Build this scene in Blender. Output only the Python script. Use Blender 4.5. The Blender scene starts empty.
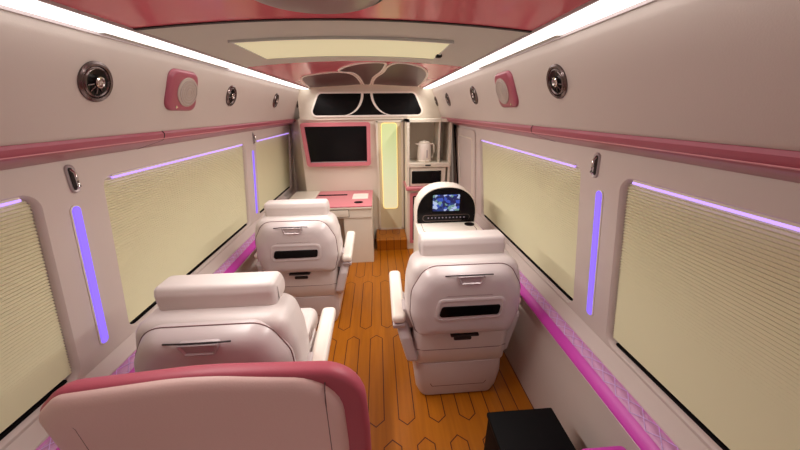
import bpy, bmesh, math
from mathutils import Vector, Matrix
from math import sin, cos, pi, radians

S = bpy.context.scene
C = S.collection

# ------------------------------------------------------------------ camera
cam_d = bpy.data.cameras.new('camera'); cam = bpy.data.objects.new('camera', cam_d); C.objects.link(cam)
F = 300.0
d = Vector(((377-400)/F, (111-225)/F, 1)).normalized()
rho = radians(2.0)
u = Vector((-sin(rho), -cos(rho), 0)); u = (u - d*u.dot(d)).normalized()
xw = d.cross(u)                       # world X, Y, Z written in camera coordinates
cx_ = Vector((xw.x, d.x, u.x)); cy_ = Vector((xw.y, d.y, u.y)); cz_ = Vector((xw.z, d.z, u.z))
m = Matrix.Identity(4)
for i in range(3):
    m[i][0] = cx_[i]; m[i][1] = -cy_[i]; m[i][2] = -cz_[i]
m.translation = (0.1, 0.0, 1.5)
cam.matrix_world = m
cam_d.sensor_width = 36; cam_d.lens = F/800*36; cam_d.clip_start = 0.01
S.camera = cam

# ------------------------------------------------------------------ world, exposure
w = bpy.data.worlds.new('world'); S.world = w; w.use_nodes = True
w.node_tree.nodes['Background'].inputs[0].default_value = (0.62, 0.56, 0.53, 1)
w.node_tree.nodes['Background'].inputs[1].default_value = 0.68
S.view_settings.view_transform = 'Standard'; S.view_settings.look = 'None'
S.view_settings.gamma = 1; S.view_settings.use_curve_mapping = False
S.view_settings.exposure = 0.03
LED_POWER = 2.0
for s_ in (-1, 1):
    ld = bpy.data.lights.new('roof_strip_light', 'AREA'); ld.shape = 'RECTANGLE'; ld.size = .03; ld.size_y = 2.7
    ld.energy = 16.5; ld.color = (1.0, .965, .92); ld.spread = radians(118)
    lo = bpy.data.objects.new('roof_strip_light', ld); C.objects.link(lo)
    lo.location = (s_*.648, 1.98, 1.712); lo.rotation_euler = (0, s_*radians(40), 0)

# ------------------------------------------------------------------ materials
def srgb(r, g, b):
    f = lambda c: (c/255/12.92 if c <= 10 else ((c/255+0.055)/1.055)**2.4)
    return (f(r), f(g), f(b), 1)
def mat(name, col, rough=0.5, metal=0.0, spec=0.5, emit=None, strength=0, bump=None, var=0.0, coat=0.0):
    M = bpy.data.materials.new(name); M.use_nodes = True
    nt = M.node_tree; p = nt.nodes['Principled BSDF']
    p.inputs['Base Color'].default_value = col
    p.inputs['Roughness'].default_value = rough; p.inputs['Metallic'].default_value = metal
    p.inputs['Specular IOR Level'].default_value = spec; p.inputs['Coat Weight'].default_value = coat
    p.inputs['Coat Roughness'].default_value = 0.05
    if emit: p.inputs['Emission Color'].default_value = emit; p.inputs['Emission Strength'].default_value = strength
    tc = nt.nodes.new('ShaderNodeTexCoord')
    if var:
        n = nt.nodes.new('ShaderNodeTexNoise'); n.inputs['Scale'].default_value = 6; n.inputs['Detail'].default_value = 3
        mx = nt.nodes.new('ShaderNodeMix'); mx.data_type = 'RGBA'
        mx.inputs[6].default_value = tuple(c*(1-var) for c in col[:3])+(1,); mx.inputs[7].default_value = tuple(min(1, c*(1+var)) for c in col[:3])+(1,)
        nt.links.new(tc.outputs['Object'], n.inputs['Vector']); nt.links.new(n.outputs[0], mx.inputs[0]); nt.links.new(mx.outputs[2], p.inputs['Base Color'])
    if bump:
        n = nt.nodes.new('ShaderNodeTexNoise'); n.inputs['Scale'].default_value = bump[0]; n.inputs['Detail'].default_value = 2
        b = nt.nodes.new('ShaderNodeBump'); b.inputs['Strength'].default_value = bump[1]; b.inputs['Distance'].default_value = 0.002
        nt.links.new(tc.outputs['Object'], n.inputs['Vector']); nt.links.new(n.outputs[0], b.inputs['Height']); nt.links.new(b.outputs[0], p.inputs['Normal'])
    return M
BEIGE = srgb(206, 188, 176)
M = dict(
    wall=mat('cream_wall_vinyl', srgb(204, 189, 181), .45, bump=(300, .1), var=.02),
    cove=mat('cream_cove_leather', srgb(198, 184, 176), .5, bump=(300, .12), var=.02),
    leather=mat('pale_seat_leather', srgb(212, 200, 195), .42, bump=(220, .15), var=.02),
    shell=mat('pale_seat_shell', srgb(198, 184, 182), .3, var=.01),
    white=mat('white_lacquer', srgb(224, 213, 196), .35, var=.01),
    armw=mat('white_arm_leather', srgb(232, 220, 208), .4, var=.01),
    beige=mat('beige_roof_vinyl', srgb(206, 206, 196), .55, var=.02),
    pink=mat('rose_trim', srgb(160, 78, 94), .3, var=.03),
    sofapink=mat('rose_sofa_leather', srgb(172, 76, 92), .5, bump=(200, .15), var=.03),
    deskpink=mat('rose_laminate', srgb(205, 120, 128), .3),
    bead=mat('rose_bead', srgb(205, 140, 146), .3),
    stitch=mat('pale_violet_thread', srgb(222, 190, 240), .5),
    ledge=mat('orchid_leather', srgb(205, 66, 178), .4, var=.03),
    quilt=mat('lilac_quilted_leather', srgb(205, 150, 190), .45),
    roofpink=mat('glossy_rose_roof', srgb(230, 108, 122), .16, spec=.4, coat=.12, var=.03),
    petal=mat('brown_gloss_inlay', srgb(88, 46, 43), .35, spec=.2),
    black=mat('black_gloss', srgb(10, 8, 9), .2, spec=.2),
    blackm=mat('black_plastic', srgb(10, 8, 9), .6, spec=.1),
    dark=mat('dark_gap', srgb(34, 22, 22), .6),
    chrome=mat('chrome', srgb(200, 190, 185), .18, metal=1),
    gunmetal=mat('dark_chrome', srgb(112, 98, 96), .25, metal=.9),
    steel=mat('brushed_metal', srgb(186, 172, 172), .4, metal=.4),
    blind=mat('cream_pleated_fabric', srgb(218, 211, 178), .8),
    hatch=mat('cream_roof_blind', srgb(226, 218, 178), .6, emit=srgb(228, 226, 184), strength=.42),  # faint glow put into the blind itself, as if backlit
    creamdoor=mat('cream_door_leaf', srgb(222, 210, 176), .5),
    grille=mat('grey_grille', srgb(178, 162, 152), .5),
    led=mat('white_led', (1, 1, 1, 1), .5, emit=(1.0, .98, .94, 1), strength=LED_POWER),
    purple=mat('violet_led', srgb(40, 30, 80), .5, emit=srgb(140, 106, 255), strength=1.2),
    violet=mat('violet_line_led', srgb(60, 50, 90), .5, emit=srgb(188, 150, 255), strength=1.5),
    magenta=mat('magenta_line_led', srgb(240, 60, 220), .5, emit=srgb(235, 60, 225), strength=2.0),
    glass=mat('dark_window_glass', srgb(20, 20, 26), .05),
    paper=mat('white_pad', srgb(238, 220, 210), .5),
    amber=mat('amber_led', srgb(255, 220, 120), .5, emit=srgb(255, 222, 130), strength=.9),
    roofdome=mat('grey_lamp_dome', srgb(150, 128, 124), .3),
    outline=mat('cream_piping', srgb(244, 232, 222), .45),
    cushion=mat('blush_sofa_leather', srgb(226, 192, 184), .45, bump=(200, .15), var=.02),
    seam=mat('seam_thread', srgb(120, 88, 86), .6),
    icon=mat('lit_icon', srgb(110, 100, 110), .5, emit=srgb(190, 170, 190), strength=.2),
)

def node_mat_floor():
    Mx = bpy.data.materials.new('wood_floor_with_red_inlay'); Mx.use_nodes = True
    nt = Mx.node_tree; p = nt.nodes['Principled BSDF']; L = nt.links
    tc = nt.nodes.new('ShaderNodeTexCoord'); sp = nt.nodes.new('ShaderNodeSeparateXYZ'); L.new(tc.outputs['Object'], sp.inputs[0])
    def mt(op, a, b=None):
        n = nt.nodes.new('ShaderNodeMath'); n.operation = op
        for i, v in enumerate((a, b)):
            if v is None: continue
            if isinstance(v, (int, float)): n.inputs[i].default_value = v
            else: L.new(v, n.inputs[i])
        return n.outputs[0]
    X, Y = sp.outputs[0], sp.outputs[1]
    yy = mt('DIVIDE', mt('SUBTRACT', Y, 1.03), .74)
    row = mt('FLOOR', yy)
    yl = mt('ABSOLUTE', mt('MULTIPLY', mt('SUBTRACT', mt('SUBTRACT', yy, row), .5), .74))
    xs = mt('SUBTRACT', mt('SUBTRACT', X, .04), mt('MULTIPLY', row, .08))
    xf = mt('MULTIPLY', mt('SUBTRACT', mt('FRACT', mt('ADD', mt('DIVIDE', xs, .16), .5)), .5), .16)
    xa = mt('ABSOLUTE', xf)
    d1 = mt('SUBTRACT', xa, .042)
    d2 = mt('MULTIPLY', mt('SUBTRACT', mt('ADD', yl, mt('MULTIPLY', xa, .8)), .335), .78)
    dd = mt('ABSOLUTE', mt('MAXIMUM', d1, d2))
    line = mt('LESS_THAN', dd, .0027)
    mp = nt.nodes.new('ShaderNodeMapping'); mp.inputs['Scale'].default_value = (30, 1.6, 1); L.new(tc.outputs['Object'], mp.inputs[0])
    nz = nt.nodes.new('ShaderNodeTexNoise'); nz.inputs['Scale'].default_value = 2; nz.inputs['Detail'].default_value = 5; L.new(mp.outputs[0], nz.inputs['Vector'])
    r = nt.nodes.new('ShaderNodeMix'); r.data_type = 'RGBA'; r.inputs[6].default_value = srgb(143, 78, 4); r.inputs[7].default_value = srgb(183, 108, 10); L.new(nz.outputs[0], r.inputs[0])
    r2 = nt.nodes.new('ShaderNodeMix'); r2.data_type = 'RGBA'; r2.inputs[7].default_value = srgb(72, 14, 8); L.new(line, r2.inputs[0]); L.new(r.outputs[2], r2.inputs[6])
    L.new(r2.outputs[2], p.inputs['Base Color']); p.inputs['Roughness'].default_value = .32
    return Mx
M['floor'] = node_mat_floor()

def node_mat_screen():
    Mx = bpy.data.materials.new('lit_display_picture'); Mx.use_nodes = True
    nt = Mx.node_tree; p = nt.nodes['Principled BSDF']; L = nt.links
    tc = nt.nodes.new('ShaderNodeTexCoord')
    mp = nt.nodes.new('ShaderNodeMapping'); mp.inputs['Scale'].default_value = (1.2, 1, 1.4); L.new(tc.outputs['Object'], mp.inputs[0])
    v = nt.nodes.new('ShaderNodeTexVoronoi'); v.inputs['Scale'].default_value = 34; L.new(mp.outputs[0], v.inputs['Vector'])
    cr = nt.nodes.new('ShaderNodeValToRGB'); e = cr.color_ramp.elements
    cr.color_ramp.interpolation = 'CONSTANT'
    e[0].position = 0; e[0].color = srgb(20, 32, 90); e[1].position = .35; e[1].color = srgb(60, 88, 190)
    x = e.new(.55); x.color = srgb(190, 205, 240); x = e.new(.68); x.color = srgb(34, 60, 120); x = e.new(.85); x.color = srgb(120, 160, 150)
    sp = nt.nodes.new('ShaderNodeSeparateColor'); L.new(v.outputs['Color'], sp.inputs[0]); L.new(sp.outputs[0], cr.inputs[0])
    L.new(cr.outputs[0], p.inputs['Emission Color']); p.inputs['Emission Strength'].default_value = .85
    p.inputs['Base Color'].default_value = (.01, .01, .02, 1); p.inputs['Roughness'].default_value = .15
    return Mx
M['screen'] = node_mat_screen()

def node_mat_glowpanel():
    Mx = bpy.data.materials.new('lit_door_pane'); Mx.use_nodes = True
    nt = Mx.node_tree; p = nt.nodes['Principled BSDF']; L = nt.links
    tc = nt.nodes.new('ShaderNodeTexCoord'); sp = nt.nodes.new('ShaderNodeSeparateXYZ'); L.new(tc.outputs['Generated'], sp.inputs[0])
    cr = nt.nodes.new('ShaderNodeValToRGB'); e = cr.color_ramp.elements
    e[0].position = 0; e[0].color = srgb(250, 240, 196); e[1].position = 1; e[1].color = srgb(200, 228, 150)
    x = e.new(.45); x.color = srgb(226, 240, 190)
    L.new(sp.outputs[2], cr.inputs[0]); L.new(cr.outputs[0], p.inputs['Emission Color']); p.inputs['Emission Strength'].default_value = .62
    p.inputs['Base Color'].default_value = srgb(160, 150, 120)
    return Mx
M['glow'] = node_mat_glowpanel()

# ------------------------------------------------------------------ helpers
def obj(name, bm, m, parent=None, smooth=None):
    me = bpy.data.meshes.new(name)
    bmesh.ops.remove_doubles(bm, verts=bm.verts, dist=1e-6)
    bmesh.ops.recalc_face_normals(bm, faces=bm.faces)
    if smooth is not None:
        for f in bm.faces: f.smooth = True
        for e in bm.edges:
            if len(e.link_faces) == 2 and e.calc_face_angle(0) > radians(smooth): e.smooth = False
    bm.to_mesh(me); bm.free()
    me.materials.append(m)
    o = bpy.data.objects.new(name, me); C.objects.link(o)
    if parent: o.parent = parent
    return o
def tag(o, label, cat, group=None):
    o['label'] = label; o['category'] = cat
    if group: o['group'] = group
    return o
def thing(name, label, cat, loc=(0, 0, 0), rz=0, group=None):
    o = bpy.data.objects.new(name, None); C.objects.link(o); o.location = loc; o.rotation_euler = (0, 0, rz); o.empty_display_size = .05
    return tag(o, label, cat, group)
def struct(name, bm, m, parent=None, smooth=None):
    o = obj(name, bm, m, parent, smooth)
    o['kind'] = 'structure'
    return o
def I(): return Matrix.Identity(4)
def T(x, y, z): return Matrix.Translation((x, y, z))
def RX(a): return Matrix.Rotation(radians(a), 4, 'X')
def RY(a): return Matrix.Rotation(radians(a), 4, 'Y')
def RZ(a): return Matrix.Rotation(radians(a), 4, 'Z')
XZ = Matrix(((1, 0, 0, 0), (0, 0, 1, 0), (0, 1, 0, 0), (0, 0, 0, 1)))   # (u,v,w) -> (x=u, y=w, z=v)
YZ = Matrix(((0, 0, 1, 0), (1, 0, 0, 0), (0, 1, 0, 0), (0, 0, 0, 1)))   # (u,v,w) -> (y=u, z=v, x=w)

def rpoly(pts, seg=6):
    """rounded polygon; pts = (x, y, r), counter-clockwise"""
    out = []; n = len(pts)
    for i in range(n):
        x, y, r = pts[i]; P = Vector((x, y)); A = Vector(pts[i-1][:2]) - P; B = Vector(pts[(i+1) % n][:2]) - P
        if r <= 0: out.append((x, y)); continue
        a, b = A.normalized(), B.normalized()
        ang = a.angle(b); t = min(r/math.tan(ang/2), A.length*.49, B.length*.49); rr = t*math.tan(ang/2)
        c = P + (a+b).normalized()*(rr/sin(ang/2))
        s = P + a*t - c; e = P + b*t - c
        a0 = math.atan2(s.y, s.x); a1 = math.atan2(e.y, e.x); da = (a1-a0+pi) % (2*pi) - pi
        for k in range(seg+1): out.append((c.x+rr*cos(a0+da*k/seg), c.y+rr*sin(a0+da*k/seg)))
    return out
def rrect(x0, x1, y0, y1, r, seg=6): return rpoly([(x0, y0, r), (x1, y0, r), (x1, y1, r), (x0, y1, r)], seg)
def inset(pts, dd):
    n = len(pts); out = []
    for i in range(n):
        p = Vector(pts[i]); a = (p-Vector(pts[i-1])); b = (Vector(pts[(i+1) % n])-p)
        na = Vector((-a.y, a.x)).normalized(); nb = Vector((-b.y, b.x)).normalized()
        q = na+nb
        if q.length < 1e-6: q = na
        q.normalize(); c = max(.5, q.dot(na)); out.append(tuple(p+q*(dd/c)))
    return out
def loft(bm, rings, cap0=True, cap1=True, closed=True):
    vs = [[bm.verts.new(p) for p in r] for r in rings]; n = len(vs[0])
    for a, b in zip(vs, vs[1:]):
        for i in range(n if closed else n-1):
            j = (i+1) % n
            try: bm.faces.new((a[i], a[j], b[j], b[i]))
            except ValueError: pass
    if cap0 and closed: bm.faces.new(vs[0])
    if cap1 and closed: bm.faces.new(vs[-1])
    return bm
def puff(bm, outline, prof, MM=None):
    """outline in (u,v); prof = [(inset, depth), ...] from one face to the other"""
    MM = MM or I(); rings = []
    ax = sum(p[0] for p in outline)/len(outline); ay = (min(p[1] for p in outline)+max(p[1] for p in outline))/2
    for pr in prof:
        ins, dep = pr[:2]; k = pr[2] if len(pr) > 2 else 1
        q = inset(outline, ins) if abs(ins) > 1e-9 else outline
        if k != 1: q = [(ax+(x-ax)*k, ay+(y-ay)*k) for x, y in q]
        rings.append([MM @ Vector((x, y, dep)) for x, y in q])
    return loft(bm, rings)
def rprof(d0, d1, r0, r1=None, crown0=0, crown1=0, n=4, deep=.03):
    """rounded edges at both faces, optional crown"""
    r1 = r0 if r1 is None else r1; P = []
    if crown0: P += [(r0+deep, d0-crown0), (r0+deep*.5, d0-crown0*.75)]
    for k in range(n+1):
        t = k/n*pi/2; P.append((r0*(1-sin(t)), d0+r0*(1-cos(t))))
    for k in range(n+1):
        t = pi/2*(1-k/n); P.append((r1*(1-sin(t)), d1-r1*(1-cos(t))))
    if crown1: P += [(r1+deep*.5, d1+crown1*.75), (r1+deep, d1+crown1)]
    return P
def box(bm, x0, x1, y0, y1, z0, z1, r=0.0, MM=None, seg=3):
    if r:
        rr = min(r, (x1-x0)/2.01, (y1-y0)/2.01, (z1-z0)/2.01)
        puff(bm, rrect(x0, x1, y0, y1, rr*1.02, seg), rprof(z0, z1, rr*.98, n=seg), MM)
    else:
        MM = MM or I(); loft(bm, [[MM @ Vector(p) for p in ((x0, y0, z), (x1, y0, z), (x1, y1, z), (x0, y1, z))] for z in (z0, z1)])
    return bm
def tube(bm, pts, r, seg=8, caps=True):
    pts = [Vector(p) for p in pts]; rings = []
    up = Vector((0, 0, 1))
    for i, p in enumerate(pts):
        t = (pts[min(i+1, len(pts)-1)]-pts[max(i-1, 0)]).normalized()
        a = t.cross(up)
        if a.length < .05: a = t.cross(Vector((1, 0, 0)))
        a.normalize(); b = t.cross(a).normalized()
        rings.append([p+a*r*cos(2*pi*k/seg)+b*r*sin(2*pi*k/seg) for k in range(seg)])
    return loft(bm, rings, caps, caps)
def lathe(bm, prof, MM=None, seg=32, cap0=True, cap1=True):
    MM = MM or I()
    return loft(bm, [[MM @ Vector((r*cos(2*pi*k/seg), r*sin(2*pi*k/seg), z)) for k in range(seg)] for r, z in prof], cap0, cap1)
def ringprism(bm, outer, inner, d0, d1, MM=None):
    """frame between two outlines of equal point count"""
    MM = MM or I(); n = len(outer)
    V = [[bm.verts.new(MM @ Vector((x, y, dd))) for x, y in o] for dd in (d0, d1) for o in (outer, inner)]
    o0, i0, o1, i1 = V
    for k in range(n):
        j = (k+1) % n
        for q in ((o0[k], o0[j], i0[j], i0[k]), (o1[k], i1[k], i1[j], o1[j]), (o0[k], o1[k], o1[j], o0[j]), (i0[k], i0[j], i1[j], i1[k])): bm.faces.new(q)
    return bm
def B(): return bmesh.new()
def copy_tree(o, parent=None):
    c = o.copy(); C.objects.link(c)
    if parent: c.parent = parent
    for ch in [x for x in C.objects if x.parent == o]: copy_tree(ch, c)
    return c

def wx(z): return .985 - (z-.625)*.077       # inner face of the side walls: they lean in towards the roof
Y0, Y1 = -1.3, 3.47                           # rear wall, front partition
ZS, ZT = .575, 1.357
YL = 3.95

# ------------------------------------------------------------------ room shell
bm = B(); box(bm, -.97, .97, Y0, 3.13, -.04, 0); box(bm, -.97, .97, 3.13, YL+.02, -.04, 0); struct('floor', bm, M['floor'])

def filled(bm, outer, holes, fn):
    """flat sheet with holes in 2D, mapped to 3D through fn"""
    es = []
    for lp in [outer]+holes:
        vs = [bm.verts.new((x, y, 0)) for x, y in lp]
        es += [bm.edges.new((vs[i], vs[(i+1) % len(vs)])) for i in range(len(vs))]
    bmesh.ops.triangle_fill(bm, use_beauty=True, use_dissolve=False, edges=es)
    for v in bm.verts: v.co = fn(v.co.x, v.co.y)
    return bm
def shy(z): return (z-1.283)*.11              # window posts lean forward towards the top
def win_outline(y0, y1, z0=.625, z1=1.283, r=.05, seg=6):
    return rpoly([(y0+shy(z0), z0, r), (y1+shy(z0), z0, r), (y1, z1, r), (y0, z1, r)], seg)
WIN = {-1: [(-.55, .965), (1.19, 2.50), (2.71, 3.80)], 1: [(-.55, .975), (1.19, 2.52)]}
wn = 0

for s, side in ((-1, 'left'), (1, 'right')):
    Y1 = YL if s < 0 else 3.47
    outl = [(Y0, ZS), (Y1, ZS), (Y1, ZT+.02), (Y0, ZT+.02)]
    holes = [win_outline(*h) for h in WIN[s]]
    bm = B(); filled(bm, outl, holes, lambda a, b: Vector((s*wx(b), a, b)))
    # reveals of the window openings
    for h in holes:
        rr = [[Vector((s*(wx(b)+t), a+sh*0, b)) for a, b in inset(h, ii)] for t, ii, sh in ((0, 0, 0), (.004, .004, 0), (.012, .009, 0), (.045, .011, 0))]
        loft(bm, rr, False, False)
    struct('wall_'+side, bm, M['wall'], smooth=40)
    # lower wall panel
    bm = B(); loft(bm, [[Vector((s*x, y, z)) for y in (Y0, Y1)] for x, z in ((.885, 0), (.888, .495), (.930, .535), (wx(ZS), ZS))], closed=False)
    p = struct('trim_%d' % (1 if s < 0 else 2), bm, M['wall'])
    # pink rail
    bm = B(); rp = [(.932, 1.360), (.918, 1.360), (.86, 1.378), (.815, 1.392), (.805, 1.398), (.799, 1.409), (.797, 1.420), (.803, 1.430), (.932, 1.432)]
    loft(bm, [[Vector((s*x, y, z)) for x, z in rp] for y in (Y0, Y1)])
    rl = struct('trim_%d' % (3 if s < 0 else 4), bm, M['pink'], smooth=40)
    bm = B(); tube(bm, [(s*.8035, Y0+.01, 1.401), (s*.8035, Y1-.01, 1.401)], .0022, 6); struct('bead', bm, M['bead'], rl, 60)  # pale thin tube stands in for the highlight along the rail
    bm = B(); loft(bm, [[Vector((s*((x-.87)*1.02+.87), y, (z-1.39)*1.04+1.39)) for x, z in rp] for y in (1.383, 1.388)]); struct('joint', bm, M['dark'], rl)
    # overhead cove
    bm = B(); cp = [(.82, 1.426), (.806, 1.428), (.800, 1.433), (.796, 1.440), (.760, 1.524), (.7345, 1.59), (.700, 1.680), (.697, 1.692), (.697, 1.74)]
    loft(bm, [[Vector((s*x, y, z)) for x, z in cp] for y in (Y0, Y1)], closed=False)
    struct('trim_%d' % (5 if s < 0 else 6), bm, M['cove'], smooth=40)
    Y1 = 3.47
    # light strip between cove and roof
    t = thing('ceiling_light_strip', 'long white LED light strip along the %s edge of the roof' % side, 'light strip', (s*.643, 1.0, 1.729), group=None)
    bm = B(); box(bm, -.048, .048, Y0-1+.02, Y1-1-.002, -.010, -.002, .003); obj('diffuser', bm, M['led'], t, 40)
    for q in (-1, 1):
        lo_ = -.017 if q == s else -.008
        bm = B(); box(bm, q*.051-.003, q*.051+.003, Y0-1+.02, Y1-1-.002, lo_, .004); obj('edge_trim', bm, M['steel'], t)
    Y1 = 3.47
    # window backs
    for (a, b) in WIN[s]:
        wn += 1
        o = win_outline(a, b); oi = inset(o, .024)
        bm = B(); vo = lambda q, tt: [Vector((s*(wx(z)+tt), y, z)) for y, z in q]
        loft(bm, [vo(inset(o, -.004), .050), vo(inset(o, .02), .050), vo(inset(o, .02), .07), vo(inset(o, -.004), .07)], False, False)
        wf = struct('window_%d' % wn, bm, M['blackm'])
        bm = B(); loft(bm, [vo(inset(o, .012), .058), vo(inset(o, .012), .064)]); struct('window_glass', bm, M['glass'], wf)

# roof
def cz(x): return 1.757 - .030*(x/.6)**2
def roof_strip(bm, y0, y1, x0=-.5, x1=.5, off=0.0, n=20, th=.02):
    xs = [x0+(x1-x0)*i/n for i in range(n+1)]
    loft(bm, [[Vector((x, y, cz(x)-off)) for x in xs]+[Vector((x, y, cz(x)-off+th)) for x in reversed(xs)] for y in (y0, y1)])
    return bm
bm = B(); roof_strip(bm, 1.065, 1.865, -.72, .72); roof_strip(bm, 3.44, YL, -.72, .72); roof_strip(bm, Y0, 1.065, -.72, .72, -.012); roof_strip(bm, 1.865, 3.44, -.72, .72, -.012)
struct('ceiling', bm, M['beige'], smooth=30)
for k, (a, b) in enumerate(((Y0, 1.06), (1.870, 3.435))):
    bm = B(); roof_strip(bm, a, b, -.592, .592, 0, th=.01)
    pn = tag(obj('roof_panel', bm, M['roofpink'], smooth=30), ['glossy rose roof panel overhead, nearest, behind the round ceiling lamp', 'glossy rose roof panel in front of the roof hatch, with dark petal inlays'][k], 'roof panel')
    pn['kind'] = 'structure'; pn.name = 'ceiling_panel'
bm = B(); roof_strip(bm, 1.054, 1.068, -.59, .59, .003, th=.004); obj('trim_7', bm, M['dark'])['kind'] = 'structure'
# roof hatch with cream blind
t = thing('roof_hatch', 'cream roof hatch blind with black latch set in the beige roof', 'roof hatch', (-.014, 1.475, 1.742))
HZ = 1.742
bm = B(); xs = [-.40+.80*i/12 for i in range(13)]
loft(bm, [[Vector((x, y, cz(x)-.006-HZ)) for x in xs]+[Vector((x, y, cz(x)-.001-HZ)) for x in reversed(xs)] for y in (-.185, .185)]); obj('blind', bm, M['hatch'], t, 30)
bm = B()
for y0, y1, x0, x1 in ((-.196, -.185, -.411, .411), (.185, .196, -.411, .411)):
    loft(bm, [[Vector((x0+(x1-x0)*i/12, y, cz(x0+(x1-x0)*i/12)-.009-HZ)) for i in range(13)]+[Vector((x0+(x1-x0)*i/12, y, cz(x0+(x1-x0)*i/12)-.0005-HZ)) for i in range(12, -1, -1)] for y in (y0, y1)])
for x in (-.4055, .4055): box(bm, x-.0055, x+.0055, -.185, .185, cz(.4)-.009-HZ, cz(.4)-.0005-HZ)
obj('frame', bm, M['beige'], t)
bm = B(); box(bm, .392, .418, .05, .085, cz(.4)-HZ-.018, cz(.4)-HZ-.006, .004); obj('latch', bm, M['blackm'], t, 40)
# round grey dome with a dark rim
t = thing('ceiling_lamp', 'round grey dome ceiling lamp on the glossy rose roof', 'lamp', (-.03, .80, 1.7535))
bm = B(); lathe(bm, [(.162, -.001), (.164, -.007), (.154, -.010)], seg=40); obj('rim', bm, M['dark'], t, 40)
bm = B(); lathe(bm, [(.155, -.007), (.150, -.013), (.12, -.020), (.06, -.024), (.01, -.025)], seg=40); obj('dome', bm, M['roofdome'], t, 50)

# petals on the front roof panel
def smooth_loop(pts, n=6):
    out = []; k = len(pts)
    for i in range(k):
        p0, p1, p2, p3 = (Vector(pts[(i+j-1) % k]) for j in range(4))
        for s_ in range(n):
            q = s_/n
            out.append(tuple(.5*((2*p1)+(-p0+p2)*q+(2*p0-5*p1+4*p2-p3)*q*q+(-p0+3*p1-3*p2+p3)*q**3)))
    return out
def area(p): return sum(p[i-1][0]*p[i][1]-p[i][0]*p[i-1][1] for i in range(len(p)))
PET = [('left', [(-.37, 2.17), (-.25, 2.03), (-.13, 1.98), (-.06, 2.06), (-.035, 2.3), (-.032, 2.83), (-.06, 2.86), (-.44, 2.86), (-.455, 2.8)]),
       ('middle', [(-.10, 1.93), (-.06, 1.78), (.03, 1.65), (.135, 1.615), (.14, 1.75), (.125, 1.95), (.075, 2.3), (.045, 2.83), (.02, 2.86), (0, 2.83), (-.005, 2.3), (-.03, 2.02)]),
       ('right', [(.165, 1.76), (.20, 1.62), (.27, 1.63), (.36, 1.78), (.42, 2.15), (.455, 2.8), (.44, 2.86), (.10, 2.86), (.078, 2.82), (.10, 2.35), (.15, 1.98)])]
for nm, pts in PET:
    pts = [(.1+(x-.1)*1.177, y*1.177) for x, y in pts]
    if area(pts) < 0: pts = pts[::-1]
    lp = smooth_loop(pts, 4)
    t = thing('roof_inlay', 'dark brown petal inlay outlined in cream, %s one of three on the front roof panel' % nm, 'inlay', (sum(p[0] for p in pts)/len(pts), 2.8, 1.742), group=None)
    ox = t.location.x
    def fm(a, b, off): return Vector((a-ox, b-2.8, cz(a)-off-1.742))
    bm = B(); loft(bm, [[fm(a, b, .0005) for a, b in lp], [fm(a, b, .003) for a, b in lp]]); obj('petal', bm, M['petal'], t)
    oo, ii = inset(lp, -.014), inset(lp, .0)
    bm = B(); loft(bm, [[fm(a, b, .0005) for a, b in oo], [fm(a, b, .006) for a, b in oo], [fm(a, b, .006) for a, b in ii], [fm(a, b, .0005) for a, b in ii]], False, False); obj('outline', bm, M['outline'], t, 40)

# ------------------------------------------------------------------ ledges under the windows
for s, side in ((-1, 'left'), (1, 'right')):
    t = thing('padded_ledge', 'magenta padded leather ledge with lilac quilted top under the %s windows' % side, 'ledge', (s*.92, 1.0, .56), group=None)
    bm = B(); lp = [(.903, .500), (.885, .505), (.874, .517), (.876, .530), (.905, .553), (.917, .547)]
    loft(bm, [[Vector((s*(x-.92), y, z-.56)) for x, z in lp] for y in (Y0-1+.01, Y1-1-.05)]); obj('pad', bm, M['ledge'], t, 50)
    # quilted band: diamond pattern pressed into the surface
    bm = B(); ny = 300; nx = 8; a = Vector((.904, .5515)); b = Vector((.944, .568)); nrm = Vector((-(b-a).y, (b-a).x)).normalized()
    rows = []
    for j in range(ny+1):
        y = -.4+(Y1-.1+.4)*j/ny; r = []
        for i in range(nx+1):
            q = i/nx; w_ = (y+.4)/.062/1.0
            f = abs(((q+w_) % 1)-.5)*2; g = abs(((q-w_) % 1)-.5)*2
            hgt = .013*min(1, (1-max(f, g))*3.0)**.6*sin(pi*(.04+.92*q))**.5
            p = a+(b-a)*q+nrm*hgt; r.append(Vector((s*(p.x-.92), y-1, p.y-.56)))
        rows.append(r)
    loft(bm, rows, closed=False); qb = obj('quilted_band', bm, M['quilt'], t, 60)
    bm = B(); k = 0; P_ = .062
    while -.4+(k+1)*P_ < Y1-.1:
        ya = -.4+k*P_
        for q0, q1 in ((0, 1), (1, 0)):
            pa, pb = a+(b-a)*q0+nrm*.006, a+(b-a)*q1+nrm*.006; pm_ = a+(b-a)*.5+nrm*.0125
            tube(bm, [(s*(pa.x-.92), ya-1, pa.y-.56), (s*(pm_.x-.92), ya+P_/2-1, pm_.y-.56), (s*(pb.x-.92), ya+P_-1, pb.y-.56)], .0013, 5)
        k += 1
    obj('stitching', bm, M['stitch'], qb, 60)
    # unseen magenta light line, added under the sill to make the ledge glow
    t2 = thing('ledge_light_line', 'slim sill lip with magenta light line beneath it, above the %s quilted ledge' % side, 'light strip', (s*.968, 1.0, .612))
    bm = B(); loft(bm, [[Vector((s*(x-.968), y, z-.612)) for x, z in ((.9385, .5765), (.9400, .5820), (.9840, .6160), (.992, .600), (.960, .578))] for y in (-1.4, Y1-1.1)]); obj('lip', bm, M['wall'], t2)
    bm = B(); tube(bm, [(s*-.0215, -1.4, -.0375), (s*-.0215, Y1-1.1, -.0375)], .0016, 6); obj('diffuser', bm, M['magenta'], t2)
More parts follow.
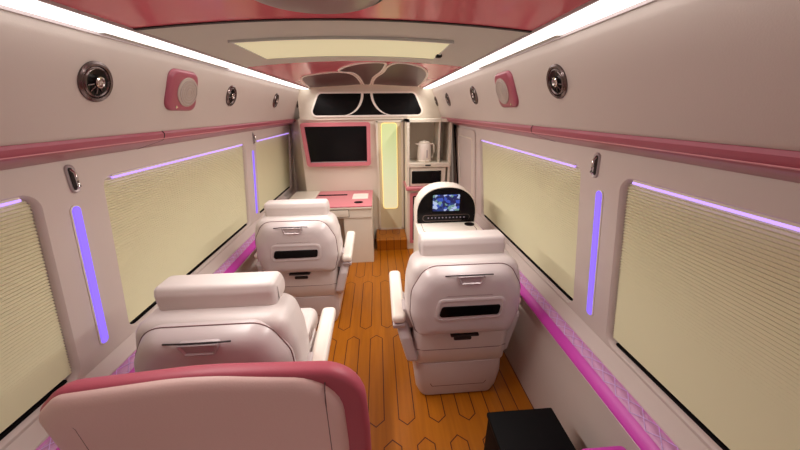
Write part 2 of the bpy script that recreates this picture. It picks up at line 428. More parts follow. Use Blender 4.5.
# ------------------------------------------------------------------ blinds
BL = {(-1, 0): 'cream pleated blind in the left window nearest the camera, cut by the picture edge', (-1, 1): 'wide cream pleated blind in the middle left window, beside the two left seats',
      (-1, 2): 'small cream pleated blind in the far left window beside the pink desk', (1, 0): 'large cream pleated blind in the right window nearest the camera, cut by the picture edge',
      (1, 1): 'cream pleated blind in the far right window, beside the console'}
for s in (-1, 1):
    for k, (a, b) in enumerate(WIN[s]):
        t = thing('pleated_blind', BL[(s, k)], 'blind', (s*.98, (a+b)/2, .63), group='cream pleated blinds')
        ym = (a+b)/2; n = 58; z0, z1 = .648, 1.272; rows = []
        for i in range(n*2+1):
            z = z0+(z1-z0)*i/(n*2); xx = wx(z)+(.018 if i % 2 else .025)
            rows.append([Vector((s*(xx-.98), y+shy(z)-ym, z-.63)) for y in (a+.012, b-.012)])
        bm = B(); loft(bm, rows, closed=False)
        o = obj('pleated_fabric', bm, M['blind'], t)
        bm = B(); z = 1.269; box(bm, min(s*.014, s*.034)+s*(wx(z)-.98), max(s*.014, s*.034)+s*(wx(z)-.98), a+.02-ym, b-.02-ym, z-.63, z-.63+.009); obj('head_rail', bm, M['white'], t)
        bm = B(); z = .629; box(bm, min(s*.016, s*.030)+s*(wx(z)-.98), max(s*.016, s*.030)+s*(wx(z)-.98), a+.035+shy(z)-ym, b-.035+shy(z)-ym, z-.63, z-.63+.016); obj('bottom_rail', bm, M['blackm'], t)
        # violet strip across the top of the opening
        where = ['%s window nearest the camera', 'middle left window' if s < 0 else 'far right window', 'far left window'][k]
        if '%s' in where: where = where % ('left' if s < 0 else 'right')
        t2 = thing('window_light_strip', 'thin violet light strip along the top of the ' + where, 'light strip', (s*.9425, ym, 1.268), group='violet window light strips')
        bm = B(); tube(bm, [(0, a+.05-ym, 0), (0, b-.05-ym, 0)], .0048); obj('diffuser', bm, M['violet'], t2, 40)
        bm = B(); box(bm, -.003, .003, a+.05-ym, b-.05-ym, .004, .012); obj('mounting_rail', bm, M['white'], t2)

# ------------------------------------------------------------------ pillar lights and hooks
PL = [(-1, 1.055, 'left', 'nearer'), (1, 1.06, 'right', 'only'), (-1, 2.62, 'left', 'farther')]
for s, y, side, which in PL:
    lab = {'nearer': 'violet bar light on the left window post nearest the camera', 'farther': 'violet bar light on the left window post beyond the far seat', 'only': 'violet bar light on the right window post between the two blinds'}[which]
    t = thing('pillar_light', lab, 'wall light', (s*wx(.94), y-.03, .94), group='violet pillar lights')
    nz = 24; zs = [.67+(1.213-.67)*i/nz for i in range(nz+1)]
    def yy(z): return (z-1.213)*.10
    for nm, hw, dep, mt in (('frame', .0195, .004, 'white'), ('diffuser', .0155, .0085, 'purple')):
        bm = B(); zz0, zz1 = .67+(.0215-hw), 1.213-(.0215-hw)
        ol = []
        for i in range(nz+1): ol.append((hw, zz0+hw+(zz1-zz0-2*hw)*i/nz))
        for i in range(1, 10): ol.append((hw*cos(pi*i/10), zz1-hw+hw*sin(pi*i/10)))
        for i in range(nz, -1, -1): ol.append((-hw, zz0+hw+(zz1-zz0-2*hw)*i/nz))
        for i in range(1, 10): ol.append((-hw*cos(pi*i/10), zz0+hw-hw*sin(pi*i/10)))
        def mp(q, dp): return [Vector((s*(wx(z)-dp-wx(.94)), h+yy(z)+.03, z-.94)) for h, z in q]
        loft(bm, [mp(ol, .0002), mp(ol, dep*.6), mp(inset(ol, .003), dep)]); obj(nm, bm, M[mt], t, 40)
for s, y, lab in ((-1, 1.075, 'oval chrome coat hook on the left post above the nearer violet light'), (1, 1.10, 'oval chrome coat hook on the right post above the violet light'), (-1, 2.665, 'oval chrome coat hook on the far left post above the farther violet light')):
    z = 1.297; t = thing('coat_hook', lab, 'hook', (s*wx(z), y, z), group='chrome coat hooks'); t.rotation_euler = (0, -s*radians(4.4), 0)
    MM = T(0, 0, 0) @ YZ
    bm = B(); puff(bm, rrect(-.0165, .0165, -.048, .048, .016), [(0, -.0005*s), (0, -s*.005), (.002, -s*.007), (.006, -s*.004)], MM); obj('plate', bm, M['steel'], t, 50)
    bm = B(); puff(bm, rrect(-.0075, .0075, -.038, .038, .0073), [(0, -s*.0045), (.001, -s*.0062)], MM); obj('recess', bm, M['dark'], t, 50)
    bm = B(); tube(bm, [(-s*.006, 0, .03), (-s*.016, 0, .022), (-s*.017, 0, -.005), (-s*.02, 0, -.024), (-s*.012, 0, -.03)], .0045); obj('hook', bm, M['chrome'], t, 50)

# ------------------------------------------------------------------ vents and speakers in the coves
sl = radians(69)    # slope of the cove
def cove_matrix(s, y, k=0.0):
    P = Vector((s*.7345, y, 1.590))
    up = Vector((-s*cos(sl), 0, sin(sl))); nr = Vector((-s*sin(sl), 0, -cos(sl)))   # up the slope; out of the panel
    ax = up.cross(nr)
    m4 = Matrix.Identity(4)
    for i in range(3): m4[i][0] = ax[i]; m4[i][1] = up[i]; m4[i][2] = nr[i]
    m4.translation = P; return m4
VL = {(-1, 0): 'round chrome air vent on the left cove nearest the camera', (-1, 1): 'round chrome air vent on the left cove just beyond the pink speaker', (-1, 2): 'small round air vent on the left cove, third from the camera', (-1, 3): 'tiny round air vent on the left cove, farthest from the camera',
      (1, 0): 'round chrome air vent on the right cove nearest the camera', (1, 1): 'round chrome air vent on the right cove just beyond the pink speaker', (1, 2): 'small round air vent on the right cove, third from the camera', (1, 3): 'tiny round air vent on the right cove, farthest from the camera'}
first = None
for s in (-1, 1):
    for k, y in enumerate(((1.05, 1.94, 2.75, 3.52) if s < 0 else (1.12, 2.08, 2.85, 3.41))):
        if first is None:
            t = thing('air_vent', VL[(s, k)], 'air vent', group='round air vents')
            bm = B(); lathe(bm, [(.052, 0), (.052, .004), (.047, .008), (.042, .006), (.041, .002)], seg=36, cap0=False, cap1=False); obj('outer_ring', bm, M['gunmetal'], t, 50)
            bm = B(); lathe(bm, [(.041, .002), (.039, .006), (.035, .0075), (.033, .004), (.032, .001)], seg=36, cap0=False, cap1=False); obj('inner_ring', bm, M['gunmetal'], t, 50)
            bm = B(); lathe(bm, [(.036, .0008), (.036, .0045), (.028, .0032), (.01, .0020)], seg=30); obj('bowl', bm, M['black'], t, 50)
            bm = B(); lathe(bm, [(.014, .002), (.0145, .011), (.011, .013), (.009, .008), (.002, .007)], T(.003, .002, 0), seg=20); obj('nozzle', bm, M['chrome'], t, 50)
            for q in range(5):
                an = radians(200+q*35); bm = B(); tube(bm, [(.012*cos(an), .012*sin(an), .007), (.029*cos(an), .029*sin(an), .004)], .0011, 6); obj('fin', bm, M['gunmetal'], t, 50)
            first = t
        else:
            t = copy_tree(first); tag(t, VL[(s, k)], 'air vent', 'round air vents')
        t.matrix_world = cove_matrix(s, y) @ Matrix.Scale(1.13 if k < 3 else 1.0, 4)
for s, lab in ((-1, 'pink framed round speaker on the left overhead cove'), (1, 'pink framed round speaker on the right overhead cove')):
    t = thing('cove_speaker', lab, 'speaker', group='pink cove speakers')
    ol = rpoly([(-.072, -.066, .03), (.072, -.066, .03), (.066, .066, .03), (-.066, .066, .03)])
    bm = B(); puff(bm, ol, [(0, 0), (0, .004), (.003, .012), (.008, .016), (.016, .018)]); obj('housing', bm, M['pink'], t, 50)
    bm = B(); lathe(bm, [(.048, .016), (.048, .021), (.044, .023), (.03, .025), (.004, .026)], T(-s*.012, 0, 0), seg=36); g = obj('grille', bm, M['grille'], t, 50)
    bm = B()
    for rr_ in (.012, .021, .030, .039): lathe(bm, [(rr_-.0012, .022), (rr_-.0012, .0270-rr_*.04), (rr_+.0012, .0270-rr_*.04), (rr_+.0012, .022)], T(-s*.012, 0, 0), seg=30, cap0=False, cap1=False)
    obj('mesh_rings', bm, M['steel'], g, 50)
    bm = B(); lathe(bm, [(.0045, .016), (.0045, .020), (.002, .020)], T(.034*(-1 if s > 0 else 1)*-1, -.050, 0), seg=12); obj('badge', bm, M['chrome'], t, 50)
    t.matrix_world = cove_matrix(s, 1.472 if s < 0 else 1.56) @ Matrix.Diagonal((1.5, 1.28, .9, 1))

# ------------------------------------------------------------------ front partition
bm = B()
box(bm, -.745, .073, Y1, Y1+.03, 0, 1.43); loft(bm, [[Vector((x, y, z)) for x, y in ((-.745, Y1), (-.95, YL-.10), (-1.0, YL-.10), (-1.0, YL), (-.76, YL), (-.745, Y1+.03))] for z in (0, 1.43)]); box(bm, -1.0, -.60, YL, YL+.03, 1.43, 1.77); box(bm, -.722, -.60, Y1+.05, YL, 1.41, 1.43); box(bm, .073, .39, Y1, Y1+.03, .13, 1.43); box(bm, .39, 1.0, Y1+.02, Y1+.05, 0, 1.43)
struct('wall_front', bm, M['white'])
bm = B()   # sloping bulkhead above, from door top to roof
loft(bm, [[Vector((x, y, z)) for y, z in ((Y1-.02, 1.415), (Y1-.02, 1.44), (Y1-.005, 1.76), (Y1+.05, 1.76), (Y1+.05, 1.415))] for x in (-.722, .93)]); struct('trim_8', bm, M['white'])
t = thing('bulkhead_panel', 'black glass panel with two white curved ribs above the television and door', 'panel', (0, Y1-.02, 1.57))
def bz(z): return (z-1.44)/(1.735-1.44)*.015
ol = rpoly([(-.60, -.110, .04), (.60, -.110, .04), (.50, .105, .05), (-.50, .105, .05)])
def MB(q, dp): return [Vector((x, bz(1.57+z)-dp, z)) for x, z in q]
bm = B(); loft(bm, [MB(ol, .0005), MB(ol, .004), MB(inset(ol, .003), .006)]); obj('glass_pane', bm, M['black'], t, 30)
bm = B(); oo = inset(ol, -.018); loft(bm, [MB(oo, .0005), MB(oo, .010), MB(inset(oo, .004), .012), MB(ol, .012), MB(ol, .002)], False, False); obj('frame', bm, M['outline'], t, 40)
for s in (-1, 1):
    pts = []
    for i in range(13):
        q = i/12; ang = q*pi/2*.92
        pts.append((s*(.048+.215*(1-cos(ang))), .108-.218*sin(ang)/sin(pi/2*.92)))
    bm = B(); loft(bm, [[Vector((x+dx, bz(1.57+z)-dp, z)) for dx, dp in ((-.013, .003), (-.013, .012), (.013, .012), (.013, .003))] for x, z in pts]); obj('rib', bm, M['outline'], t)

# television
t = thing('television', 'flat black television in a rose pink frame on the front wall', 'television', (-.35, Y1-.001, 1.16))
ol = rpoly([(-.345, -.235, .03), (.36, -.235, .03), (.372, .23, .03), (-.375, .23, .03)]); 
bm = B(); il = rpoly([(-.308, -.195, .008), (.320, -.195, .008), (.332, .190, .008), (-.332, .190, .008)]); ringprism(bm, ol, il, -.0, -.045, XZ); obj('frame', bm, M['deskpink'], t)
bm = B(); puff(bm, inset(il, -.002), [(0, -.001), (0, -.028)], XZ); obj('screen', bm, M['black'], t)
bm = B(); box(bm, -.300, .315, -.036, -.027, -.1935, -.186); obj('bezel', bm, M['steel'], t)

# partition door with lit pane
t = thing('partition_door', 'narrow cream partition door between television and cabinet', 'door', (.23, Y1, .13))
bm = B(); ol = rrect(-.15, .15, .0, 1.275, .005); ringprism(bm, ol, rrect(-.112, .100, .255, 1.262, .02) if False else inset(ol, .022), -.001, -.022, XZ); obj('door_frame', bm, M['white'], t)
bm = B(); box(bm, -.13, .13, -.014, -.001, .02, 1.255); obj('door_leaf', bm, M['creamdoor'], t)
bm = B(); po = rrect(-.090, .078, .275, 1.245, .03); puff(bm, po, [(0, -.014), (0, -.019), (.002, -.020)], XZ); obj('lit_pane', bm, M['glow'], t)
bm = B(); ringprism(bm, inset(po, -.004), inset(po, .0005), -.014, -.021, XZ); obj('pane_border', bm, M['amber'], t)

# step
bm = B(); box(bm, .05, .39, 3.13, Y1-.001, 0, .115); box(bm, .045, .39, 3.12, Y1-.001, .115, .13)
t = tag(obj('step', bm, M['floor']), 'wooden step at the foot of the partition door', 'step')

# ------------------------------------------------------------------ desk
t = thing('desk', 'white desk with pink top and drawer under the television', 'desk', (-.43, 3.15, 0))
bm = B(); box(bm, -.435, .45, -.315, .315, .600, .618, .004); obj('desk_frame', bm, M['white'], t)
bm = B(); box(bm, -.16, .449, -.314, .314, .618, .632, .004); obj('desk_top', bm, M['deskpink'], t)
bm = B(); box(bm, -.435, -.162, -.30, .314, .618, .638, .006); obj('side_shelf', bm, M['white'], t)
bm = B(); box(bm, -.435, .445, -.300, .31, .505, .600); obj('apron', bm, M['white'], t)
bm = B(); box(bm, .02, .215, -.308, -.30, .520, .590, .003); dr = obj('drawer', bm, M['white'], t, 40)
bm = B(); ringprism(bm, rrect(.016, .219, .516, .594, .004), rrect(.021, .214, .521, .589, .003), -.3045, -.3005, XZ); obj('drawer_gap', bm, M['dark'], dr)
bm = B(); box(bm, .16, .442, -.290, .31, .0, .505); obj('pedestal', bm, M['white'], t)
bm = B(); box(bm, -.435, .16, .02, .04, .0, .505); obj('modesty_panel', bm, M['beige'], t)
bm = B(); puff(bm, rrect(-.15, .17, .10, .145, .012), [(0, .6315), (0, .634), (.002, .635)]); obj('cable_slot', bm, M['blackm'], t)
t = thing('notepad', 'small white pad lying on the right of the pink desk top', 'pad', (-.11, 3.14, .6325))
bm = B(); box(bm, -.085, .083, -.055, .15, 0, .004, .0015); obj('cover', bm, M['paper'], t)
bm = B(); box(bm, -.080, .083, .120, .150, .004, .0055); obj('binding', bm, M['outline'], t)
t = thing('charging_pad', 'black oval disc at the edge of the pink desk', 'charging pad', (-.12, 2.96, .6325))
bm = B(); lathe(bm, [(.038, 0), (.040, .003), (.036, .006), (.01, .0062)], Matrix.Diagonal((1.15, .75, 1, 1))); obj('disc', bm, M['blackm'], t, 40)

# ------------------------------------------------------------------ tall cabinet on the right
t = thing('tall_cabinet', 'tall cream cabinet with open shelf and pink counter beside the partition door', 'cabinet', (.66, 3.30, 0))
x0, x1 = -.265, .165; y0 = -.15; y1 = .185
bm = B()   # upper carcass, open niche
box(bm, x0, x0+.025, y0, y1, .735, 1.42); box(bm, x1-.10, x1-.085, y0+.02, y1, .985, 1.40); box(bm, x0, x1+.03, y0, y1, 1.39, 1.42)
box(bm, x0, x1+.03, y1-.015, y1, .735, 1.39); box(bm, x1+.005, x1+.03, y0, y1, .735, 1.39)
obj('upper_carcass', bm, M['white'], t)
bm = B(); box(bm, x0+.025, x1+.03, y0-.01, y1-.015, .94, .985, .004); sh = obj('shelf_drawer', bm, M['white'], t)
bm = B(); puff(bm, rrect(-.075, -.015, .955, .968, .006), [(0, y0-.0095), (0, y0-.013)], XZ); obj('pull', bm, M['blackm'], sh)
bm = B(); box(bm, x0-.015, x1+.03, y0-.045, y1-.016, .70, .735, .006); obj('counter', bm, M['deskpink'], t, 40)
bm = B(); box(bm, x0, x1+.03, y0, y1, 0.0, .70); obj('lower_carcass', bm, M['white'], t)
bm = B(); ol = rrect(x0+.03, x1+.02, .08, .665, .01); ringprism(bm, ol, rrect(x0+.06, x1-.01, .11, .635, .01), y0-.001, y0-.02, XZ); dr = obj('lower_door', bm, M['deskpink'], t)
bm = B(); puff(bm, rrect(x0+.061, x1-.011, .111, .634, .01), [(0, y0-.001), (0, y0-.010)], XZ); obj('dark_panel', bm, M['blackm'], dr)
bm = B(); il = rrect(x0+.075, x1-.025, .125, .62, .01); puff(bm, il, [(0, y0-.009), (0, y0-.014)], XZ); obj('white_panel', bm, M['white'], dr)
# microwave standing on the counter
t = thing('microwave', 'white microwave with black door window below the kettle shelf', 'microwave', (.645, 3.27, .736))
bm = B(); box(bm, -.215, .165, -.115, .14, .002, .198, .006); obj('body', bm, M['white'], t, 40)
bm = B(); puff(bm, rrect(-.20, .115, .030, .165, .006), [(0, -.114), (0, -.121), (.002, -.123)], XZ); obj('door_window', bm, M['black'], t)
bm = B(); puff(bm, rrect(.125, .158, .03, .165, .004), [(0, -.114), (0, -.119)], XZ); cpn = obj('control_panel', bm, M['white'], t)
bm = B(); lathe(bm, [(.008, 0), (.008, .008), (.006, .010)], T(.1415, -.119, .04) @ RX(90), seg=16); obj('dial', bm, M['steel'], cpn, 40)
# kettle
t = thing('kettle', 'white electric kettle on the open cabinet shelf', 'kettle', (.585, 3.24, .9855))
bm = B(); lathe(bm, [(.074, 0), (.078, .006), (.078, .018), (.072, .022)], seg=28); obj('base', bm, M['white'], t, 40)
bm = B(); lathe(bm, [(.070, .022), (.074, .04), (.073, .10), (.068, .16), (.064, .185), (.060, .192)], seg=28); obj('body', bm, M['armw'], t, 40)
bm = B(); lathe(bm, [(.061, .192), (.060, .202), (.045, .212), (.014, .215), (.012, .226), (.004, .228)], seg=28); obj('lid', bm, M['white'], t, 40)
bm = B(); tube(bm, [(.060, -.01, .180), (.085, -.012, .188), (.102, -.013, .17), (.104, -.013, .10), (.098, -.012, .06), (.072, -.01, .045)], .0085, 10); obj('handle', bm, M['white'], t, 60)
bm = B(); loft(bm, [[Vector((-.055, q*.022, .165)), Vector((-.055, q*.018, .190)), Vector((-.098, q*.004, .196)), Vector((-.092, q*.004, .186))] for q in (-1, 1)]); obj('spout', bm, M['armw'], t)
bm = B(); box(bm, .015, .027, -.078, -.066, .05, .13, .003); obj('water_gauge', bm, M['steel'], t)

# side door of the bus
t = B(); fn = lambda a, b: Vector((wx(b)-.006, a, b))
ol = rpoly([(2.60, .03, .03), (3.17, .03, .03), (3.28, 1.34, .05), (2.60, 1.34, .05)])
bm = B()
def wxl(z): return wx(z) if z > .56 else .905-.02*(1-z/.505) if z < .505 else .905+(z-.505)*.9
so = [(2.60, .56), (3.185, .60), (3.27, 1.335), (2.60, 1.335)]
rings = [[Vector((wx(z)-dd, y, z)) for y, z in rpoly([(2.60, .60, .03), (3.19, .60, .03), (3.27, 1.335, .05), (2.60, 1.335, .05)])] for dd in (.0005, .012)]
loft(bm, rings); dro = struct('door_1', bm, M['wall'])
q = rpoly([(2.67, .66, .03), (3.12, .66, .03), (3.18, 1.27, .05), (2.67, 1.27, .05)])
bm = B(); loft(bm, [[Vector((wx(z)-dd, y, z)) for y, z in inset(q, i_)] for dd, i_ in ((.0118, 0), (.0165, .003), (.0165, .009), (.0118, .012))], False, False); obj('door_moulding', bm, M['white'], dro, 40)
bm = B(); loft(bm, [[Vector((wx(z)-.0005-a_, y+b_, z)) for a_, b_ in ((0, 0), (.02, 0), (.02, .022), (0, .022))] for y, z in ((3.17, .56), (3.20, .82), (3.25, 1.10), (3.282, 1.30), (3.285, 1.352))]); obj('door_seal', bm, M['blackm'], dro)

# ------------------------------------------------------------------ console with screen
t = thing('media_console', 'white console with arched black control panel and small lit screen on the right', 'console', (.59, 2.10, 0))
bm = B(); box(bm, -.225, .225, -.23, .20, 0, .69, .03, seg=5); obj('body', bm, M['white'], t, 50)
bm = B(); box(bm, -.232, .232, -.24, .03, .69, .706, .006); tp = obj('tray_top', bm, M['armw'], t, 40)
bm = B(); tube(bm, [(-.19, .0, .7065), (-.19, -.16, .7065), (-.165, -.20, .7065), (.165, -.20, .7065), (.19, -.16, .7065), (.19, .0, .7065)], .0018, 6); obj('tray_groove', bm, M['seam'], tp)
bm = B(); lathe(bm, [(.036, .706), (.036, .710), (.030, .711), (.028, .7085), (.005, .708)], T(.165, -.055, 0), seg=28); obj('cup_holder', bm, M['blackm'], t, 40)
arch = [(.225, .70)]+[(.225*cos(a_)**.9 if cos(a_) > 0 else 0, .775+.200*sin(a_)**.95) for a_ in [pi/2*i/10 for i in range(10)]]
arch = [(.225, .66)]+[(.228*math.copysign(abs(cos(pi*i/24))**.85, cos(pi*i/24)), .775+.210*abs(sin(pi*i/24))**.9) for i in range(25)]+[(-.225, .66)]
MM = T(0, .0, 0) @ XZ
bm = B(); puff(bm, arch, rprof(.0, .19, .006, .04), MM); obj('hood', bm, M['armw'], t, 50)
fa = [(.216, .706)]+[(.219*math.copysign(abs(cos(pi*i/24))**.85, cos(pi*i/24)), .775+.201*abs(sin(pi*i/24))**.9) for i in range(25)]+[(-.216, .706)]
bm = B(); puff(bm, fa, [(0, .004), (0, -.003), (.003, -.005)], MM); fp = obj('face_panel', bm, M['black'], t, 30)
bm = B(); puff(bm, rrect(-.105, .095, .80, .925, .008), [(0, -.004), (0, -.0075)], MM)
sc = obj('display', bm, M['screen'], fp)
bm = B(); ringprism(bm, rrect(-.115, .105, .79, .935, .01), rrect(-.105, .095, .80, .925, .008), -.004, -.009, MM); obj('display_bezel', bm, M['blackm'], fp)
bm = B(); ringprism(bm, rrect(-.178, .178, .722, .772, .022), rrect(-.174, .174, .726, .768, .019), -.0045, -.0065, MM); obj('button_strip', bm, M['gunmetal'], fp)
for i in range(11):
    xx = -.135+.027*i; bm = B(); puff(bm, rrect(xx-.005, xx+.005, .743, .752, .002, 2), [(0, -.0045), (0, -.0065)], MM); obj('button', bm, M['icon'], fp)

# ------------------------------------------------------------------ captain seats
def sym(pts):
    return rpoly(pts)
def make_seat(inner):
    """inner = side of the aisle armrest (-1 left, +1 right); origin on the floor under the middle of the rear of the base"""
    t = thing('captain_seat', 'seat', 'seat')
    # base
    MMt = I()
    bm = B(); secs = [(.19, .0, .44, .0, .04), (.208, -.022, .46, .012, .045), (.228, -.030, .47, .06, .05), (.238, -.040, .47, .16, .05), (.236, -.036, .47, .25, .05), (.20, .0, .46, .27, .04)]
    loft(bm, [[Vector((x, y, z)) for x, y in rrect(-hw, hw, a_, b_, r_)] for hw, a_, b_, z, r_ in secs]); bs = obj('base', bm, M['shell'], t, 40)
    ol = rpoly([(-.145, .085, .008), (.145, .085, .008), (.165, .130, .008), (-.165, .130, .008)])
    def slope(q, dp): return [Vector((x, -.028-(z-.06)*.08-dp, z)) for x, z in q]
    bm = B(); loft(bm, [slope(ol, -.002), slope(ol, .003), slope(inset(ol, .004), .003), slope(inset(ol, .004), -.002)], False, False); obj('access_panel', bm, M['seam'], bs)
    # skirt
    bm = B(); secs = [(.232, -.022, .40, .245, .03), (.243, -.038, .40, .262, .04), (.247, -.044, .40, .35, .05), (.248, -.046, .40, .44, .05), (.246, -.044, .38, .475, .05)]
    loft(bm, [[Vector((x, y, z)) for x, y in rrect(-hw, hw, a_, b_, r_)] for hw, a_, b_, z, r_ in secs]); sk = obj('skirt', bm, M['leather'], t, 40)
    bm = B(); puff(bm, rrect(-.045, .045, .412, .432, .008), [(0, -.042), (0, -.052), (.002, -.054)], XZ); obj('latch', bm, M['dark'], sk, 40)
    bm = B(); tube(bm, [(-.235, -.035, .355), (-.195, -.0445, .352), (0, -.0445, .35), (.195, -.0445, .352), (.235, -.035, .355)], .0016, 6); obj('seam', bm, M['seam'], sk)
    # seat cushion
    bm = B(); box(bm, -.235, .235, .0, .50, .40, .52, .045, seg=5); sc_ = obj('seat_cushion', bm, M['leather'], t, 60)
    bm = B(); tube(bm, [(-.15, .09, .5205), (-.15, .44, .5205), (-.11, .47, .519), (.11, .47, .519), (.15, .44, .5205), (.15, .09, .5205)], .0016, 6); obj('seam', bm, M['seam'], sc_)
    # back cushion wrapping round the shell
    R_ = T(0, 0, 0)
    bo = rpoly([(-.246, .455, .05), (.246, .455, .05), (.283, .58, .14), (.276, .73, .14), (.246, .850, .07), (-.246, .850, .07), (-.276, .73, .14), (-.283, .58, .14)], 6)
    bm = B(); puff(bm, bo, rprof(-.045, .155, .045, .06, crown1=.015, n=5), XZ); bc = obj('backrest', bm, M['leather'], t, 60)
    # rear hard shell
    so = rpoly([(-.236, .466, .04), (.236, .466, .04), (.268, .59, .13), (.262, .72, .12), (.195, .840, .09), (-.195, .840, .09), (-.262, .72, .12), (-.268, .59, .13)], 6)
    bm = B(); puff(bm, so, [(.012, -.108, .45), (.012, -.1065, .72), (.012, -.100, .88), (.012, -.085, .96), (.006, -.068, .99), (0, -.045), (0, -.02)], XZ); shl = obj('rear_shell', bm, M['shell'], t, 60)
    bm = B(); tube(bm, [(x, -.047, z) for x, z in so+so[:2]], .0022, 6, False); obj('shell_seam', bm, M['seam'], shl, 60)
    # slot with raised frame
    fo = rpoly([(-.150, .592, .02), (.150, .598, .02), (.158, .688, .02), (-.132, .688, .02)])
    bm = B(); puff(bm, inset(fo, -.014), [(0, -.095), (0, -.1105), (.004, -.1125), (.013, -.1125), (.014, -.109)], XZ); obj('slot_frame', bm, M['shell'], shl, 50)
    so2 = rpoly([(-.142, .604, .015), (.142, .608, .015), (.148, .660, .010), (-.126, .660, .015)])
    bm = B(); puff(bm, so2, [(0, -.10), (0, -.1135), (.002, -.1145)], XZ); obj('vent_slot', bm, M['black'], shl)
    # pull handle
    ho = rpoly([(-.047, .774, .010), (.047, .774, .010), (.066, .817, .006), (-.066, .817, .006)])
    bm = B(); puff(bm, ho, [(0, -.05), (0, -.113), (.002, -.115), (.005, -.115), (.009, -.110)], XZ); hd = obj('pull_handle', bm, M['steel'], shl, 40)
    bm = B(); tube(bm, [(-.115, -.096, .812), (-.07, -.108, .820), (.07, -.108, .820), (.100, -.103, .817)], .0028, 8); obj('handle_trim', bm, M['dark'], hd)
    bm = B(); box(bm, -.07, .07, -.088, -.05, .462, .472, .004); obj('recline_slot', bm, M['dark'], shl)
    bm = B(); tube(bm, [(-.135, -.1040, .708), (-.10, -.1068, .714), (.10, -.1068, .714), (.135, -.1040, .708)], .0018, 6); obj('crease', bm, M['seam'], shl)
    # headrest
    MM = T(0, 0, 0) @ YZ
    ho = rpoly([(.035, .832, .02), (.155, .832, .045), (.168, .89, .05), (.135, .938, .035), (.042, .938, .022), (.030, .905, .03)], 5)
    bm = B(); puff(bm, ho, rprof(-.207, .207, .022, crown0=.003, crown1=.003, n=5, deep=.008), MM); hr = obj('headrest', bm, M['leather'], t, 60)
    bm = B(); box(bm, -.15, .15, .05, .13, .81, .850, .01); obj('headrest_mount', bm, M['shell'], hr, 40)
    # armrests
    for s in (-1, 1):
        long = (s == inner)
        if long:
            MM = T(s*.320, .02, .522) @ RX(4)
            bm = B(); box(bm, -.034, .034, -.06, .355, .0, .05, .02, MM, 5); ar = obj('armrest', bm, M['armw'], t, 60)
            po = rpoly([(-.06, .30, .03), (.06, .20, .05), (.33, .20, .05), (.38, .33, .06), (.36, .46, .05), (.10, .505, .05), (-.01, .510, .03), (-.05, .44, .03)])
            SH = I(); SH[0][2] = s*.26; SH[0][3] = -s*.26*.50
            bm = B(); puff(bm, po, rprof(s*.275 if s > 0 else -.336, .336 if s > 0 else -.275, .018), SH @ YZ); sp = obj('side_panel', bm, M['shell'], t, 50)
            bm = B(); box(bm, -.030, .030, -.062, .02, -.022, .0, .004, MM); obj('arm_bracket', bm, M['steel'], ar, 40)
            bm = B(); puff(bm, rpoly([(.06, .44, .01), (.10, .42, .01), (.13, .49, .01), (.08, .51, .01)]), rprof(*( (.334, .344) if s > 0 else (-.344, -.334)), .003), SH @ YZ); obj('recline_lever', bm, M['dark'], sp)
            bm = B(); box(bm, min(s*.245, s*.30), max(s*.245, s*.30), .0, .09, .46, .58, .01); obj('arm_pivot', bm, M['shell'], t, 40)
        else:
            MM = T(s*.314, .06, .515) @ RX(3)
            bm = B(); box(bm, -.03, .03, .0, .36, .0, .045, .02, MM, 5); ar = obj('armrest', bm, M['armw'], t, 60)
            po = rpoly([(-.0, .28, .03), (.06, .21, .04), (.33, .21, .05), (.36, .33, .06), (.35, .46, .05), (.10, .515, .05), (.02, .50, .03)])
            bm = B(); SH = I(); SH[0][2] = s*.26; SH[0][3] = -s*.26*.50
            puff(bm, po, rprof(s*.275 if s > 0 else -.33, .33 if s > 0 else -.275, .018), SH @ YZ); obj('side_panel', bm, M['shell'], t, 50)
    return t
A_ = make_seat(-1); A_.location = (.492, 1.240, 0); A_['label'] = 'cream captain seat on the right of the aisle in front of the console'
Bs = make_seat(1); Bs.location = (-.465, 1.915, 0); Bs['label'] = 'farther cream captain seat left of the aisle near the pink desk'
Cs = copy_tree(Bs); Cs.location = (-.492, .905, 0); Cs['label'] = 'nearer cream captain seat left of the aisle just beyond the pink edged sofa'; Cs['category'] = 'seat'
for q in (A_, Bs, Cs): q['group'] = 'captain seats'
Cs.rotation_euler.z = 0

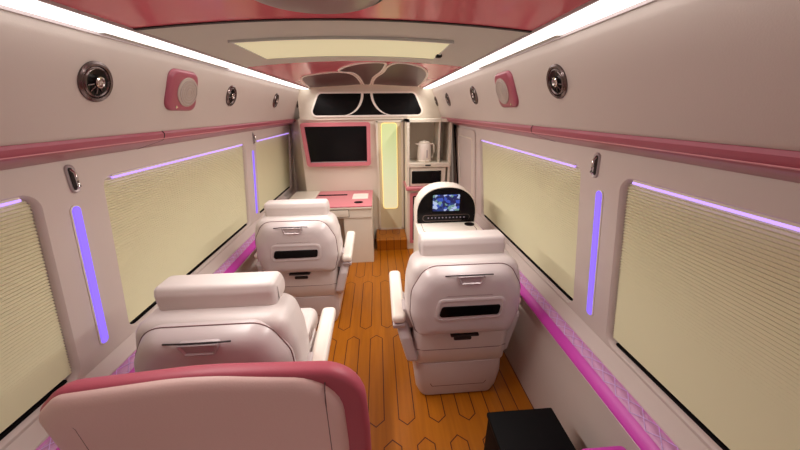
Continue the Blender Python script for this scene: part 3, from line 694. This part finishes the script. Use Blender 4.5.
# ------------------------------------------------------------------ sofa in the left foreground
t = thing('sofa', 'cream sofa backrest with rose pink edge in the left foreground', 'sofa', (-.296, .5, 0))
ol = rpoly([(-.300, .36, .04), (.350, .36, .04), (.352, .78, .3), (.344, .972, .15), (-.0, .988, .9), (-.290, .966, .07), (-.345, .915, .04)], 8)
MMs = XZ
bm = B(); puff(bm, ol, rprof(.0, .055, .016, .035, n=5), MMs); bk = obj('backrest_edge', bm, M['sofapink'], t, 60)
pi_ = rpoly([(-.290, .37, .04), (.296, .37, .04), (.302, .76, .3), (.297, .961, .11), (-.0, .986, .9), (-.286, .961, .06), (-.338, .914, .04)], 8)
bm = B(); puff(bm, pi_, [(.012, -.016, .8), (.012, -.0155, .95), (.008, -.009), (.002, -.001), (0, .01)], MMs); pnl = obj('backrest_cushion', bm, M['cushion'], t, 60)
bm = B(); tube(bm, [(.262, .001, .948), (.262, -.0075, .942), (.262, -.0145, .91), (.262, -.0152, .40)], .0016, 6); obj('seam', bm, M['seam'], pnl)
bm = B(); tube(bm, [(-.285, -.002, .945), (-.278, -.0125, .92), (-.26, -.0150, .88), (-.23, -.0160, .40)], .0014, 6); obj('seam', bm, M['seam'], pnl)
bm = B(); box(bm, -.36, .35, -.56, -.02, .30, .45, .04, seg=4); obj('seat_cushion', bm, M['cushion'], t, 60)
bm = B(); box(bm, -.36, .34, -.55, .09, .0, .30, .02); obj('base', bm, M['cushion'], t, 60)

# bench on the right, only its pink front edge shows
t = thing('bench', 'pink edged bench cushion at the bottom right under the quilted ledge', 'bench', (.76, .30, 0))
bm = B(); box(bm, -.04, .115, -.55, .28, .0, .41, .01); obj('base', bm, M['wall'], t)
bm = B(); box(bm, -.045, .115, -.55, .315, .40, .472, .02, seg=4); obj('cushion', bm, M['ledge'], t, 60)

# black box on the floor
t = thing('black_box', 'plain black box with flat lid on the floor at bottom right', 'box', (.64, .74, 0))
bm = B(); box(bm, -.132, .132, -.138, .100, .0, .325, .006); obj('body', bm, M['blackm'], t, 40)
bm = B(); box(bm, -.137, .137, -.143, .105, .328, .35, .006); obj('lid', bm, M['blackm'], t, 40)
